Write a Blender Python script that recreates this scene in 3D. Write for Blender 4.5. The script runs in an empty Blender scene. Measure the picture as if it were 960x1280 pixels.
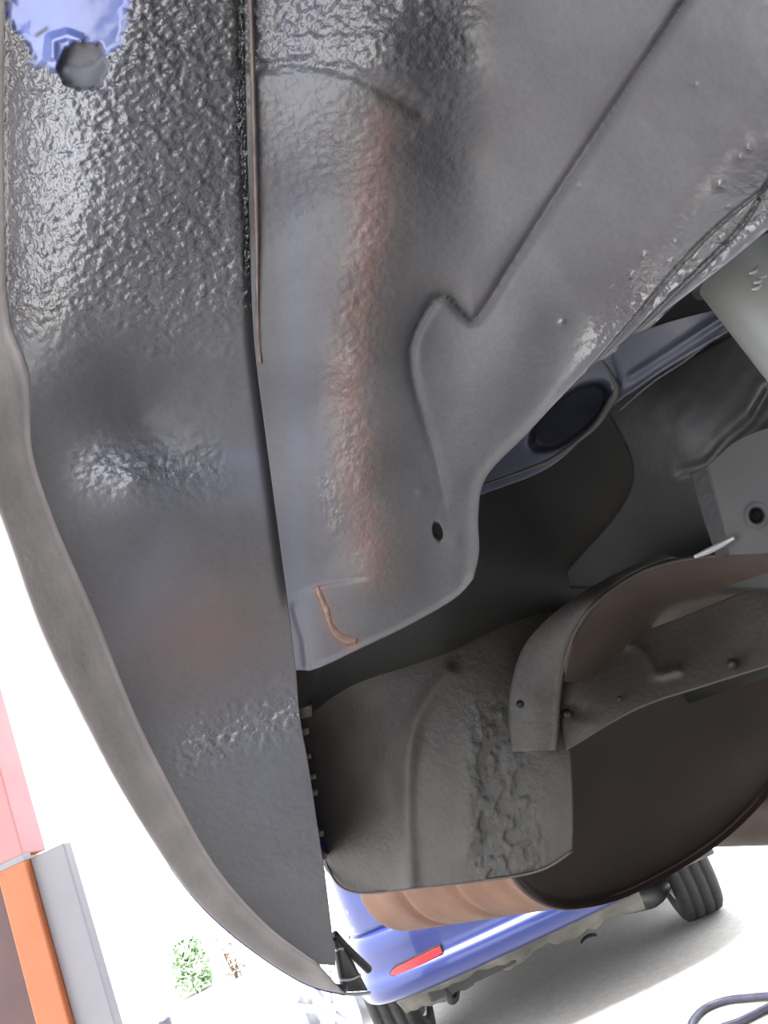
import bpy, bmesh, math, random
import numpy as np
from mathutils import Vector, Matrix

# ------------------------------------------------------------------ camera, sky, exposure
scene = bpy.context.scene
COL = scene.collection
F_PX, PITCH, ROLL, CAM_H = 1036.0, math.radians(18), math.radians(25), 1.0
CF = np.array([0, math.cos(PITCH), math.sin(PITCH)])
_a = np.array([1.0, 0, 0]); _u = np.array([0, -math.sin(PITCH), math.cos(PITCH)])
CR = math.cos(ROLL) * _a - math.sin(ROLL) * _u
CU = math.sin(ROLL) * _a + math.cos(ROLL) * _u
CC = np.array([0, 0, CAM_H])
cam_data = bpy.data.cameras.new('camera')
cam_data.sensor_width = 36.0
cam_data.lens = F_PX / 1280.0 * 36.0
cam_data.clip_start = 0.02
cam = bpy.data.objects.new('camera', cam_data)
COL.objects.link(cam)
M = Matrix.Identity(4)
for i in range(3):
    M[i][0], M[i][1], M[i][2], M[i][3] = CR[i], CU[i], -CF[i], CC[i]
cam.matrix_world = M
scene.camera = cam

world = bpy.data.worlds.new('overcast_sky')
scene.world = world
world.use_nodes = True
bg = world.node_tree.nodes['Background']
bg.inputs[0].default_value = (0.86, 0.91, 1.0, 1)
bg.inputs[1].default_value = 1.0
sun_data = bpy.data.lights.new('sun', 'SUN')
sun_data.energy = 3.0
sun_data.angle = math.radians(22)
sun_data.color = (1.0, 0.97, 0.92)
sun = bpy.data.objects.new('sun', sun_data)
COL.objects.link(sun)
sun.rotation_euler = (math.radians(8), math.radians(-6), 0)
vs = scene.view_settings
vs.view_transform = 'Standard'
vs.look = 'None'
vs.gamma = 1.0
vs.use_curve_mapping = False
vs.exposure = 2.2

# ------------------------------------------------------------------ helpers
def ray(px, py):
    px = np.asarray(px, float); py = np.asarray(py, float)
    return CF + ((px - 480) / F_PX)[..., None] * CR - ((py - 640) / F_PX)[..., None] * CU

def at(px, py, d):
    """photo pixel and distance along the lens axis (metres) to a world point"""
    d = np.asarray(d, float)
    return CC + ray(px, py) * d[..., None]

def on_plane(px, py, axis, value):
    v = ray(px, py)
    return CC + v * ((value - CC[axis]) / v[axis])

def link(o, parent=None):
    COL.objects.link(o)
    if parent is not None:
        o.parent = parent
    return o

def tag(o, label=None, cat=None, group=None, kind=None):
    if label: o['label'] = label
    if cat: o['category'] = cat
    if group: o['group'] = group
    if kind: o['kind'] = kind
    return o

def empty(name, loc=(0, 0, 0)):
    o = bpy.data.objects.new(name, None)
    o.location = loc
    o.empty_display_size = 0.1
    return link(o)

def put(o, parent):
    """parent keeping world coordinates (thing empties have no rotation or scale)"""
    o.parent = parent
    o.matrix_parent_inverse = Matrix.Translation(-Vector(parent.location)) if parent.type == 'EMPTY' else Matrix.Identity(4)
    return o

def mesh_obj(name, verts, faces, mat, parent=None, smooth=True, attrs=None, thick=0, bevel=0):
    me = bpy.data.meshes.new(name)
    me.from_pydata([tuple(v) for v in verts], [], [tuple(f) for f in faces])
    me.update()
    if smooth:
        me.polygons.foreach_set('use_smooth', [True] * len(me.polygons))
    if attrs:
        for k, arr in attrs.items():
            a = me.attributes.new(k, 'FLOAT', 'POINT')
            a.data.foreach_set('value', np.asarray(arr, np.float32).ravel())
    me.materials.append(mat)
    o = bpy.data.objects.new(name, me)
    link(o)
    if parent is not None:
        put(o, parent)
    if thick:
        m = o.modifiers.new('thickness', 'SOLIDIFY')
        m.thickness = abs(thick); m.offset = -1 if thick > 0 else 1
    if bevel:
        m = o.modifiers.new('bevel', 'BEVEL'); m.width = bevel; m.segments = 2; m.limit_method = 'ANGLE'
    return o

def bm_obj(name, bm, mat, parent=None, smooth=False, bevel=0):
    me = bpy.data.meshes.new(name)
    bmesh.ops.recalc_face_normals(bm, faces=bm.faces)
    bm.to_mesh(me); bm.free()
    if smooth:
        me.polygons.foreach_set('use_smooth', [True] * len(me.polygons))
    me.materials.append(mat)
    o = bpy.data.objects.new(name, me)
    link(o)
    if parent is not None: put(o, parent)
    if bevel:
        m = o.modifiers.new('bevel', 'BEVEL'); m.width = bevel; m.segments = 2; m.limit_method = 'ANGLE'
    return o

def box(bm, x0, x1, y0, y1, z0, z1):
    v = [bm.verts.new(p) for p in ((x0,y0,z0),(x1,y0,z0),(x1,y1,z0),(x0,y1,z0),(x0,y0,z1),(x1,y0,z1),(x1,y1,z1),(x0,y1,z1))]
    for f in ((0,3,2,1),(4,5,6,7),(0,1,5,4),(1,2,6,5),(2,3,7,6),(3,0,4,7)):
        bm.faces.new([v[i] for i in f])

def spline(pts, n):
    """centripetal Catmull-Rom through pts, n samples evenly spaced by length"""
    p = np.asarray(pts, float)
    if len(p) == 2:
        t = np.linspace(0, 1, n)[:, None]
        return p[0] * (1 - t) + p[1] * t
    q = np.vstack([2 * p[0] - p[1], p, 2 * p[-1] - p[-2]])
    out = []
    for i in range(1, len(q) - 2):
        a, b, c, d = q[i-1], q[i], q[i+1], q[i+2]
        t0 = 0; t1 = t0 + max(np.linalg.norm(b - a), 1e-9) ** .5
        t2 = t1 + max(np.linalg.norm(c - b), 1e-9) ** .5; t3 = t2 + max(np.linalg.norm(d - c), 1e-9) ** .5
        t = np.linspace(t1, t2, 24, endpoint=False)[:, None]
        A1 = (t1-t)/(t1-t0)*a + (t-t0)/(t1-t0)*b; A2 = (t2-t)/(t2-t1)*b + (t-t1)/(t2-t1)*c; A3 = (t3-t)/(t3-t2)*c + (t-t2)/(t3-t2)*d
        B1 = (t2-t)/(t2-t0)*A1 + (t-t0)/(t2-t0)*A2; B2 = (t3-t)/(t3-t1)*A2 + (t-t1)/(t3-t1)*A3
        out.append((t2-t)/(t2-t1)*B1 + (t-t1)/(t2-t1)*B2)
    out = np.vstack(out + [p[-1:]])
    s = np.concatenate([[0], np.cumsum(np.linalg.norm(np.diff(out, axis=0), axis=1))])
    k = np.linspace(0, s[-1], n)
    return np.stack([np.interp(k, s, out[:, j]) for j in range(out.shape[1])], 1)

def tps(ctrl):
    c = np.asarray(ctrl, float); xy = c[:, :2] / 500.0; n = len(c)
    def U(r2): return np.where(r2 > 1e-12, r2 * np.log(np.maximum(r2, 1e-12)), 0)
    K = U(((xy[:, None] - xy[None]) ** 2).sum(-1)) + 1e-4 * np.eye(n)
    P = np.hstack([np.ones((n, 1)), xy])
    A = np.block([[K, P], [P.T, np.zeros((3, 3))]])
    w = np.linalg.solve(A, np.concatenate([c[:, 2], np.zeros(3)]))
    def f(px, py):
        sh = np.shape(px)
        q = np.stack([np.ravel(px), np.ravel(py)], 1) / 500.0
        r = U(((q[:, None] - xy[None]) ** 2).sum(-1)) @ w[:n] + w[n] + q @ w[n+1:]
        return r.reshape(sh)
    return f

def coons(top, bot, left, right, nu, nv):
    T, B, L, R = spline(top, nu), spline(bot, nu), spline(left, nv), spline(right, nv)
    u = np.linspace(0, 1, nu)[None, :, None]; v = np.linspace(0, 1, nv)[:, None, None]
    g = (1-v)*T[None] + v*B[None] + (1-u)*L[:, None] + u*R[:, None] - ((1-u)*(1-v)*T[0] + u*(1-v)*T[-1] + (1-u)*v*B[0] + u*v*B[-1])
    return g[..., 0], g[..., 1]

def grid_faces(nv, nu, close=False):
    f = []
    for j in range(nv - 1):
        for i in range(nu - (0 if close else 1)):
            a = j*nu + i; b = j*nu + (i+1) % nu
            f.append((a, b, b+nu, a+nu))
    return f

def patch(name, PX, PY, D, mat, parent=None, thick=0.002, attrs=None):
    """sheet of metal through the given photo points at the given distances; front faces the camera"""
    nv, nu = PX.shape
    V = at(PX, PY, D).reshape(-1, 3)
    F = grid_faces(nv, nu)
    f = F[len(F)//2]
    n = np.cross(V[f[1]] - V[f[0]], V[f[2]] - V[f[0]])
    if n @ (CC - V[f[0]]) < 0:
        F = [q[::-1] for q in F]
    return mesh_obj(name, V, F, mat, parent, attrs=attrs, thick=thick)

def dist_poly(PX, PY, pts):
    p = np.asarray(pts, float); best = np.full(PX.shape, 1e9); side = np.zeros(PX.shape)
    for a, b in zip(p[:-1], p[1:]):
        d = b - a; L2 = d @ d
        t = np.clip(((PX - a[0]) * d[0] + (PY - a[1]) * d[1]) / L2, 0, 1)
        ex, ey = PX - a[0] - t*d[0], PY - a[1] - t*d[1]
        r = np.hypot(ex, ey); m = r < best
        best = np.where(m, r, best); side = np.where(m, np.sign(d[0]*ey - d[1]*ex), side)
    return best, side

def sstep(a, b, x):
    t = np.clip((x - a) / (b - a), 0, 1)
    return t * t * (3 - 2 * t)

_rng = np.random.RandomState(3)
_tab = _rng.rand(256, 256)
def vnoise(x, y):
    xi = np.floor(x).astype(int); yi = np.floor(y).astype(int)
    fx = x - xi; fy = y - yi
    fx = fx*fx*(3-2*fx); fy = fy*fy*(3-2*fy)
    g = lambda i, j: _tab[i % 256, j % 256]
    return (g(xi, yi)*(1-fx) + g(xi+1, yi)*fx)*(1-fy) + (g(xi, yi+1)*(1-fx) + g(xi+1, yi+1)*fx)*fy
def fbm(x, y, n=3):
    s, a, t = 0, 1.0, 0
    for k in range(n):
        s = s + a * vnoise(x * 2**k + 17*k, y * 2**k + 31*k); t += a; a *= .5
    return s / t

def tube(name, pts, r, mat, parent=None, n=48, seg=10, caps=True, closed=False):
    P = np.asarray(pts, float)
    if n: P = spline(P, n)
    N = len(P); V = []
    ref = np.array([0.13, 0.21, 0.97]); rr = np.broadcast_to(np.asarray(r, float), (N,)) if np.ndim(r) == 0 or len(np.atleast_1d(r)) == N else np.interp(np.linspace(0, 1, N), np.linspace(0, 1, len(r)), r)
    for i in range(N):
        t = P[min(i+1, N-1)] - P[max(i-1, 0)]; t = t / np.linalg.norm(t)
        ref = ref - (ref @ t) * t; ref /= np.linalg.norm(ref)
        b = np.cross(t, ref)
        for k in range(seg):
            a = 2 * math.pi * k / seg
            V.append(P[i] + rr[i] * (math.cos(a) * ref + math.sin(a) * b))
    F = grid_faces(N, seg, True)
    if caps:
        F.append(tuple(range(seg))[::-1]); F.append(tuple((N-1)*seg + k for k in range(seg)))
    return mesh_obj(name, V, F, mat, parent)

def lathe(name, prof, axis_pt, mat, parent=None, seg=48, closed=True):
    """profile of (offset along X, radius) spun around an axis parallel to X"""
    prof = list(prof); n = len(prof); V = []
    for k in range(seg):
        a = 2*math.pi*k/seg
        for (o, r) in prof:
            V.append((axis_pt[0] + o, axis_pt[1] + r*math.cos(a), axis_pt[2] + r*math.sin(a)))
    F = []
    for k in range(seg):
        for i in range(n if closed else n-1):
            F.append((k*n + i, k*n + (i+1) % n, ((k+1) % seg)*n + (i+1) % n, ((k+1) % seg)*n + i))
    return mesh_obj(name, V, F, mat, parent)

# ------------------------------------------------------------------ materials
def new_mat(name):
    m = bpy.data.materials.new(name); m.use_nodes = True
    nt = m.node_tree
    return m, nt, nt.nodes['Principled BSDF']

def coords(nt, kind='Object'):
    return nt.nodes.new('ShaderNodeTexCoord').outputs[kind]

def noise(nt, scale, detail=3, rough=.5, vec=None):
    n = nt.nodes.new('ShaderNodeTexNoise')
    n.inputs['Scale'].default_value = scale; n.inputs['Detail'].default_value = detail; n.inputs['Roughness'].default_value = rough
    nt.links.new(vec if vec else coords(nt), n.inputs['Vector'])
    return n.outputs['Fac']

def ramp(nt, fac, stops):
    r = nt.nodes.new('ShaderNodeValToRGB')
    e = r.color_ramp.elements
    while len(e) < len(stops): e.new(.5)
    for k, (p, c) in enumerate(stops):
        e[k].position = p; e[k].color = (*c, 1) if len(c) == 3 else c
    nt.links.new(fac, r.inputs[0])
    return r.outputs[0]

def mix(nt, fac, a, b):
    m = nt.nodes.new('ShaderNodeMix'); m.data_type = 'RGBA'
    for s, v in ((m.inputs[0], fac), (m.inputs[6], a), (m.inputs[7], b)):
        if hasattr(v, 'is_linked'): nt.links.new(v, s)
        else: s.default_value = v if np.ndim(v) == 0 else (*v, 1)
    return m.outputs[2]

def math_node(nt, op, a, b):
    m = nt.nodes.new('ShaderNodeMath'); m.operation = op
    for s, v in ((m.inputs[0], a), (m.inputs[1], b)):
        if hasattr(v, 'is_linked'): nt.links.new(v, s)
        else: s.default_value = v
    return m.outputs[0]

def attr(nt, name):
    a = nt.nodes.new('ShaderNodeAttribute'); a.attribute_name = name
    return a.outputs['Fac']

def bump(nt, b, height, strength, dist=.002):
    n = nt.nodes.new('ShaderNodeBump')
    n.inputs['Distance'].default_value = dist
    if hasattr(strength, 'is_linked'): nt.links.new(strength, n.inputs['Strength'])
    else: n.inputs['Strength'].default_value = strength
    nt.links.new(height, n.inputs['Height']); nt.links.new(n.outputs[0], b.inputs['Normal'])

def simple(name, c1, c2=None, rough=.5, metal=0, scale=20, bumpy=0, bscale=150, coat=0, bd=.001):
    m, nt, b = new_mat(name)
    c2 = c2 or tuple(min(1, x*1.35) for x in c1)
    nt.links.new(ramp(nt, noise(nt, scale, 4), [(.3, c1), (.7, c2)]), b.inputs['Base Color'])
    b.inputs['Roughness'].default_value = rough; b.inputs['Metallic'].default_value = metal
    b.inputs['Coat Weight'].default_value = coat
    if bumpy: bump(nt, b, noise(nt, bscale, 3), bumpy, bd)
    return m

def undercoat_mat():
    m, nt, b = new_mat('stone_chip_undercoat')
    base = ramp(nt, noise(nt, 14, 4, .6), [(.25, (.076, .073, .079)), (.55, (.094, .090, .096)), (.8, (.112, .106, .110))])
    fine = ramp(nt, noise(nt, 420, 2), [(.3, (.9, .9, .9)), (.7, (1.07, 1.07, 1.07))])
    mm = nt.nodes.new('ShaderNodeMix'); mm.data_type = 'RGBA'; mm.blend_type = 'MULTIPLY'; mm.inputs[0].default_value = 1
    nt.links.new(base, mm.inputs[6]); nt.links.new(fine, mm.inputs[7])
    c = mix(nt, attr(nt, 'warm_tint'), mm.outputs[2], (.15, .088, .075))  # reddish tint, mostly a warm reflection put into the base colour
    c = mix(nt, attr(nt, 'paint'), c, (.12, .17, .50))
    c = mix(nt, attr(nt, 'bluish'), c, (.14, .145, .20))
    nt.links.new(c, b.inputs['Base Color'])
    r = nt.nodes.new('ShaderNodeMapRange')
    nt.links.new(attr(nt, 'wet'), r.inputs[0]); r.inputs[3].default_value = .6; r.inputs[4].default_value = .2
    nt.links.new(r.outputs[0], b.inputs['Roughness'])
    h = math_node(nt, 'ADD', noise(nt, 290, 2, .5), math_node(nt, 'MULTIPLY', noise(nt, 600, 2), .3))
    bump(nt, b, h, math_node(nt, 'ADD', math_node(nt, 'MULTIPLY', attr(nt, 'rough'), .85), .05), .0017)
    nt.links.new(b.inputs['Normal'].links[0].from_socket, b.inputs['Coat Normal'])
    nt.links.new(attr(nt, 'wet'), b.inputs['Coat Weight'])
    b.inputs['Coat Roughness'].default_value = .12; b.inputs['Coat IOR'].default_value = 1.6
    return m

UNDERCOAT = undercoat_mat()
GREY = simple('grey_primer', (.052, .052, .054), (.075, .073, .075), .45, 0, 18, .25, 300)
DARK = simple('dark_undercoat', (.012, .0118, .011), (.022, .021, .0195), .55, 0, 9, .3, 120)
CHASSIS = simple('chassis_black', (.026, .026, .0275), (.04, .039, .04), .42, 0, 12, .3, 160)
RAILBLUE = simple('rail_paint', (.075, .08, .11), (.11, .115, .16), .3, 0, 22, .25, 120)
EDGE = simple('edge_and_glint', (.3, .29, .29), (.42, .41, .41), .35, .2, 60, .3, 300)
PINK = simple('primer_edge', (.13, .10, .095), (.22, .165, .15), .45, 0, 80, .2, 300)
BLUE = None
def blue_mat():
    m, nt, b = new_mat('blue_paint')
    b.inputs['Base Color'].default_value = (.020, .034, .165, 1)
    b.inputs['Roughness'].default_value = .35; b.inputs['Metallic'].default_value = .15
    b.inputs['Coat Weight'].default_value = .6; b.inputs['Coat Roughness'].default_value = .06; b.inputs['Coat IOR'].default_value = 1.5
    return m
BLUE = blue_mat()
DAMPER = simple('damper_grey', (.15, .155, .152), (.19, .195, .19), .4, 0, 14, .15, 200)
BRKM = simple('bracket_coat', (.026, .026, .028), (.038, .037, .039), .6, 0, 18, .25, 300)
COPPER = simple('coppery_highlight', (.11, .062, .048), (.24, .14, .105), .3, .1, 90, .5, 260, coat=.5)
LIPM = simple('lip_grey', (.30, .275, .27), (.39, .355, .345), .5, 0, 30, .35, 260)
SHIELD = None
def shield_mat():
    m, nt, b = new_mat('shield_steel')
    c = ramp(nt, noise(nt, 16, 6, .65), [(.3, (.033, .028, .024)), (.52, (.045, .0385, .033)), (.72, (.058, .048, .041))])
    flake = ramp(nt, noise(nt, 48, 5, .7), [(.46, (0, 0, 0)), (.54, (1, 1, 1))])
    f = math_node(nt, 'MULTIPLY', flake, attr(nt, 'flake'))
    c = mix(nt, f, c, (.045, .045, .041))
    nt.links.new(c, b.inputs['Base Color'])
    b.inputs['Roughness'].default_value = .6; b.inputs['Metallic'].default_value = .15
    bump(nt, b, math_node(nt, 'ADD', noise(nt, 160, 4), math_node(nt, 'MULTIPLY', f, -.6)), .5, .002)
    return m
SHIELD = shield_mat()
SHIELDIN = simple('shield_inner', (.06, .042, .035), (.085, .061, .051), .5, .2, 25, .3, 120)
RUST = simple('rusty_steel', (.115, .043, .022), (.185, .092, .052), .65, .1, 14, .5, 140)
BROWN = simple('dark_brown_steel', (.016, .010, .008), (.026, .017, .014), .5, .2, 12, .3, 90)
BLACK = simple('black_plastic', (.012, .012, .013), (.02, .02, .02), .5)
RUBBER = simple('tyre_rubber', (.018, .018, .019), (.03, .03, .03), .75, 0, 40, .3, 200)
ALLOY = simple('alloy', (.62, .64, .68), (.75, .76, .8), .3, .6, 10)
GREYPLASTIC = simple('dusty_plastic', (.05, .05, .047), (.15, .145, .13), .8, 0, 7, .5, 40, bd=.004)
ORANGE = simple('orange_paint', (.46, .13, .04), (.52, .165, .06), .45, 0, 8)
PINKBLOOM = simple('bloomed_orange', (.50, .20, .20), (.55, .24, .24), .5, 0, 6)  # orange washed pink by bloom, put into the colour
POSTGREY = simple('post_grey', (.26, .25, .27), (.30, .29, .30), .5, 0, 6)
MAROON = simple('maroon_paint', (.085, .04, .04), (.12, .055, .05), .5, 0, 8)
HOSE = simple('hose_rubber', (.05, .05, .075), (.08, .075, .11), .4, 0, 30)
LEAF = simple('leaf_green', (.50, .66, .44), (.66, .78, .60), .6, 0, 3)
DRY = simple('dry_leaf', (.66, .58, .52), (.75, .68, .62), .7, 0, 3)
BARK = simple('bark', (.16, .12, .09), (.22, .17, .13), .9, 0, 12)
GLASS_DARK = simple('car_glass', (.015, .018, .02), (.02, .022, .025), .05)
def red_mat():
    m, nt, b = new_mat('red_reflector')
    b.inputs['Base Color'].default_value = (.62, .035, .045, 1); b.inputs['Roughness'].default_value = .3
    b.inputs['Coat Weight'].default_value = .3
    w = nt.nodes.new('ShaderNodeTexVoronoi'); w.inputs['Scale'].default_value = 260
    nt.links.new(coords(nt), w.inputs['Vector'])
    bump(nt, b, w.outputs[0], .2, .001)
    return m
RED = red_mat()
LAMP = simple('lamp_lens', (.65, .66, .72), (.8, .8, .85), .12)
def floor_mat():
    m, nt, b = new_mat('pale_concrete')
    c = ramp(nt, noise(nt, 1.3, 5, .6), [(.3, (.50, .47, .42)), (.7, (.60, .57, .52))])
    s = ramp(nt, noise(nt, 30, 4), [(.3, (.85, .85, .85)), (.7, (1.05, 1.05, 1.05))])
    mm = nt.nodes.new('ShaderNodeMix'); mm.data_type = 'RGBA'; mm.blend_type = 'MULTIPLY'; mm.inputs[0].default_value = 1
    nt.links.new(c, mm.inputs[6]); nt.links.new(s, mm.inputs[7]); nt.links.new(mm.outputs[2], b.inputs['Base Color'])
    b.inputs['Roughness'].default_value = .8
    bump(nt, b, noise(nt, 90, 4), .2, .003)
    return m

# ------------------------------------------------------------------ floor
bm = bmesh.new(); box(bm, -40, 40, -25, 60, -.2, 0)
tag(bm_obj('ground', bm, floor_mat()), 'pale concrete yard running out into bright daylight', 'ground', kind='structure')
bm = bmesh.new(); box(bm, -2.4, 2.8, -3.4, 2.7, -.1, .004)  # unseen darker slab, added to reduce light bounced up under the car
tag(bm_obj('floor', bm, simple('low_bounce_slab', (.32, .31, .29), (.40, .385, .36), .6, 0, 2.5, .2, 60)), 'unseen darker slab added under the raised car to cut bounce light', 'floor', kind='structure')

# ------------------------------------------------------------------ unseen open bay added to shape the light: roof and right wall
WALLM = simple('added_bay_plaster', (.30, .285, .27), (.38, .36, .34), .8, 0, 1.5, .2, 40)
def wallbox(name, label, *b):
    bm = bmesh.new(); box(bm, *b)
    tag(bm_obj(name, bm, WALLM), label, 'ceiling' if 'ceil' in name else 'wall', kind='structure')
wallbox('ceiling', 'unseen grey roof added to shade the raised car', -2.4, 2.8, -3.4, 2.9, 3.4, 3.55)
wallbox('added_wall_right', 'unseen grey side wall added to limit the light', 2.6, 2.8, -3.4, 1.2, 0, 3.4)

# ------------------------------------------------------------------ the raised car
CARLOC = (0.4, 0.0, 0.88)
car = empty('raised_car', CARLOC)
tag(car, 'raised blue car seen inside its grey undercoated rear wheel well', 'car')

# --- outer half of the wheelhouse, running down into the inside of the quarter panel
lip_in = [(8, -90), (4, 120), (6, 300), (12, 400), (36, 468), (40, 560), (66, 645), (118, 765), (170, 895), (215, 985), (270, 1083), (336, 1158), (398, 1205)]
lip_out = [(-120, -90), (-120, 200), (-90, 430), (0, 640), (52, 785), (108, 902), (165, 1008), (248, 1128), (328, 1197), (390, 1233), (432, 1243)]
seam = [(302, -90), (308, 150), (312, 300), (318, 430), (334, 560), (350, 680), (362, 770), (370, 838)]
outer_r = seam + [(374, 890), (386, 960), (398, 1040), (408, 1110), (419, 1207)]
D_out = tps([(8, -60, .335), (300, -60, .338), (6, 200, .375), (310, 200, .395), (36, 468, .432), (318, 430, .455), (42, 590, .455), (335, 560, .485),
             (120, 760, .502), (352, 690, .515), (170, 900, .526), (370, 838, .545), (270, 1085, .578), (392, 1000, .572), (410, 1100, .598), (398, 1205, .640), (419, 1207, .638),
             (150, 60, .345), (150, 250, .385), (180, 430, .447), (180, 520, .474), (170, 605, .462), (190, 690, .497), (220, 800, .522), (250, 920, .540), (280, 1010, .562), (-90, 430, .415), (0, 640, .458), (108, 902, .512), (248, 1128, .588), (432, 1243, .66)])
def roll(px, py):
    q = np.clip((120 - px) / 110, 0, 1)
    return .022 * q * q * sstep(-60, 150, py) * (1 - sstep(400, 560, py))
PX, PY = coons([lip_in[0], seam[0]], [lip_in[-1], outer_r[-1]], lip_in, outer_r, 150, 600)
D = D_out(PX, PY) + roll(PX, PY)
rough = (1 - sstep(330, 490, PY + .12 * (PX - 150) + 90 * (fbm(PX / 35, PY / 22) - .5))) * sstep(0, 30, PX + 10)
rough = np.maximum(rough, .8 * np.exp(-((PY - 590 - .0 * PX) / 38) ** 2) * sstep(60, 130, PX) * (1 - sstep(255, 300, PX)))
rough = np.maximum(rough, .9 * np.exp(-((PY - 925 + .35 * (PX - 270)) / 40) ** 2) * sstep(190, 240, PX))
rough = np.maximum(rough, .25 * sstep(900, 980, PY) * (1 - sstep(1080, 1150, PY)))
paint = sstep(.0, .18, 1 - np.hypot((PX - 85) / 80, (PY - 5) / 88) + .35 * (fbm(PX / 28, PY / 28) - .5))
chip = sstep(.0, .12, 1 - np.hypot((PX - 104) / 33, (PY - 82) / 32) + .5 * (fbm(PX / 14, PY / 14) - .5))
rough = rough * (1 - paint) * (1 - chip)
D = D - rough * .0030 * (fbm(PX / 7.5 + .3 * PY / 9, PY / 5.5, 2) - .5) - .0012 * (fbm(PX / 40, PY / 40) - .5)
D = D + .0022 * paint + .005 * chip
rimd, _ = dist_poly(PX, PY, [(66, 70), (66, 50), (84, 44), (100, 50)])
D = D - .003 * np.exp(-(rimd / 6) ** 2)
sd, ss = dist_poly(PX, PY, seam)
D = D + .009 * np.exp(-(sd / 7) ** 2) * (1 - sstep(700, 780, PY))
scratch, _ = dist_poly(PX, PY, [(46, 44), (58, 36)])
paint = paint * (1 - chip) * (1 - np.exp(-(scratch / 3) ** 2))
warm_outer = .5 * np.exp(-((PX - 250) / 90) ** 2 - ((PY - 790) / 70) ** 2)  # soft red-brown patch in the base colour
bluish = np.clip(.55 * np.exp(-((PY - 590) / 45) ** 2) * sstep(60, 160, PX) + .45 * np.exp(-((PX - 130) / 110) ** 2 - ((PY - 170) / 170) ** 2) + .35 * np.exp(-((PX - 180) / 60) ** 2 - ((PY - 720) / 80) ** 2) + .3 * np.exp(-((PX - 330) / 70) ** 2 - ((PY - 950) / 90) ** 2), 0, 1) * (.5 + fbm(PX / 30, PY / 30))  # bluish glints over bands and upper left, put into the base colour
wet = np.clip(rough * 1.1, 0, 1)
outer = patch('outer_wheelhouse', PX, PY, D, UNDERCOAT, car, .0025, dict(warm_tint=warm_outer, paint=paint, rough=rough, wet=np.maximum(wet, paint * .8), bluish=np.clip(bluish, 0, .8)))
outer['label'] = 'rough dark undercoat with a bare blue patch'

# --- turned-in flange of the wheel arch
LI, LO = spline(lip_in, 260), spline(lip_out, 260)
t = np.linspace(0, 1, 16)[None, :]
PX = LO[:, 0:1] * (1 - t) + LI[:, 0:1] * t; PY = LO[:, 1:2] * (1 - t) + LI[:, 1:2] * t
D = D_out(PX, PY) + roll(np.maximum(PX, LI[:, 0:1]), PY)
hang = (1 - sstep(560, 900, PY))
D = D - .012 * np.sin(np.pi * np.clip(t * .5 + .5, 0, 1)) * (1 - t) - .006 * (1 - t)
D = D - .0008 * (fbm(PX / 14, PY / 14) - .5) + .001 * np.exp(-((t - .92) / .06) ** 2)
lip = patch('arch_flange', PX, PY, D, LIPM, car, .003)
edge3 = at(PX[:, 0], PY[:, 0], D[:, 0])

# --- outside skin of the quarter panel, seen only from beside the car
rows = []
for k, (a, b) in enumerate([(0, 0), (.02, .012), (.10, .03), (.25, .08), (.40, .16), (.60, .25), (.80, .30)]):
    up = np.array([-.02, .45, .88]); up /= np.linalg.norm(up)
    rows.append(edge3 + up * a * np.clip((len(edge3) - 6 - np.arange(len(edge3))) / 40, 0, 1)[:, None] + np.array([-b * .01, b * .1, 0]) + .004 * (edge3 - CC) / .5)
V = np.concatenate(rows); nu = len(edge3)
F = grid_faces(len(rows), nu)
mesh_obj('quarter_panel', V, F, BLUE, car, thick=.001)

# --- spot-weld tabs along the free edge of the quarter panel
tabs = [(384, 890, 20, 14), (382, 915, 14, 8), (386, 946, 10, 5), (391, 972, 14, 5), (393, 992, 14, 6), (401, 1043, 12, 6), (405, 1071, 12, 7)]
for (x, y, w, hgt) in tabs:
    gx, gy = np.meshgrid(np.linspace(x - w * .7, x + w * .3, 5), np.linspace(-hgt / 2, hgt / 2, 4) + y)
    gy = gy - .25 * (gx - x)
    Dt = D_out(gx, gy) + .012 + .004 * ((gx - x) / w) ** 2
    put(patch('weld_tab', gx, gy, Dt, SHIELDIN, None, .002), outer)

# --- inner half of the wheelhouse
edge_r = [(1150, -90), (1160, 110), (960, 287), (880, 352), (800, 412), (742, 456), (660, 541), (606, 600), (598, 645), (599, 690), (592, 724)]
edge_b = [(370, 838), (394, 836), (450, 811), (520, 777), (574, 744), (592, 724)]
D_in = tps([(303, -80, .336), (312, 200, .395), (318, 430, .455), (335, 560, .485), (352, 690, .515), (370, 838, .545),
            (400, 0, .345), (400, 250, .405), (400, 500, .470), (410, 700, .516),
            (485, 60, .338), (475, 200, .376), (462, 330, .412), (448, 460, .444), (455, 600, .478), (465, 710, .508), (450, 810, .540),
            (580, 40, .350), (580, 200, .395), (545, 400, .447), (530, 550, .485), (530, 700, .52), (590, 725, .532), (599, 640, .507), (601, 606, .498),
            (700, 60, .322), (700, 250, .375), (640, 420, .432), (640, 520, .460), (740, 400, .405), (742, 456, .41),
            (800, 150, .315), (800, 330, .355), (800, 412, .372), (860, 0, .262), (900, 200, .29), (880, 352, .333), (960, 100, .25), (960, 287, .297), (1160, 110, .215), (1150, -80, .2)])
PX, PY = coons([seam[0], edge_r[0]], edge_b, seam, edge_r, 330, 360)
D = D_in(PX, PY)
crease = spline([(900, -70), (858, 0), (780, 118), (700, 238), (640, 332), (606, 386), (592, 402), (578, 392), (560, 372), (545, 374), (526, 402), (514, 432), (516, 470), (530, 520), (545, 570), (556, 620)], 90)
cd, cs = dist_poly(PX, PY, crease)
fade = 1 - .8 * sstep(430, 600, PY)
D = D + (.0042 * np.exp(-(cd / 7) ** 2) + .0035 * np.exp(-(cd / 20) ** 2) * (cs > 0)) * fade
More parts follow.
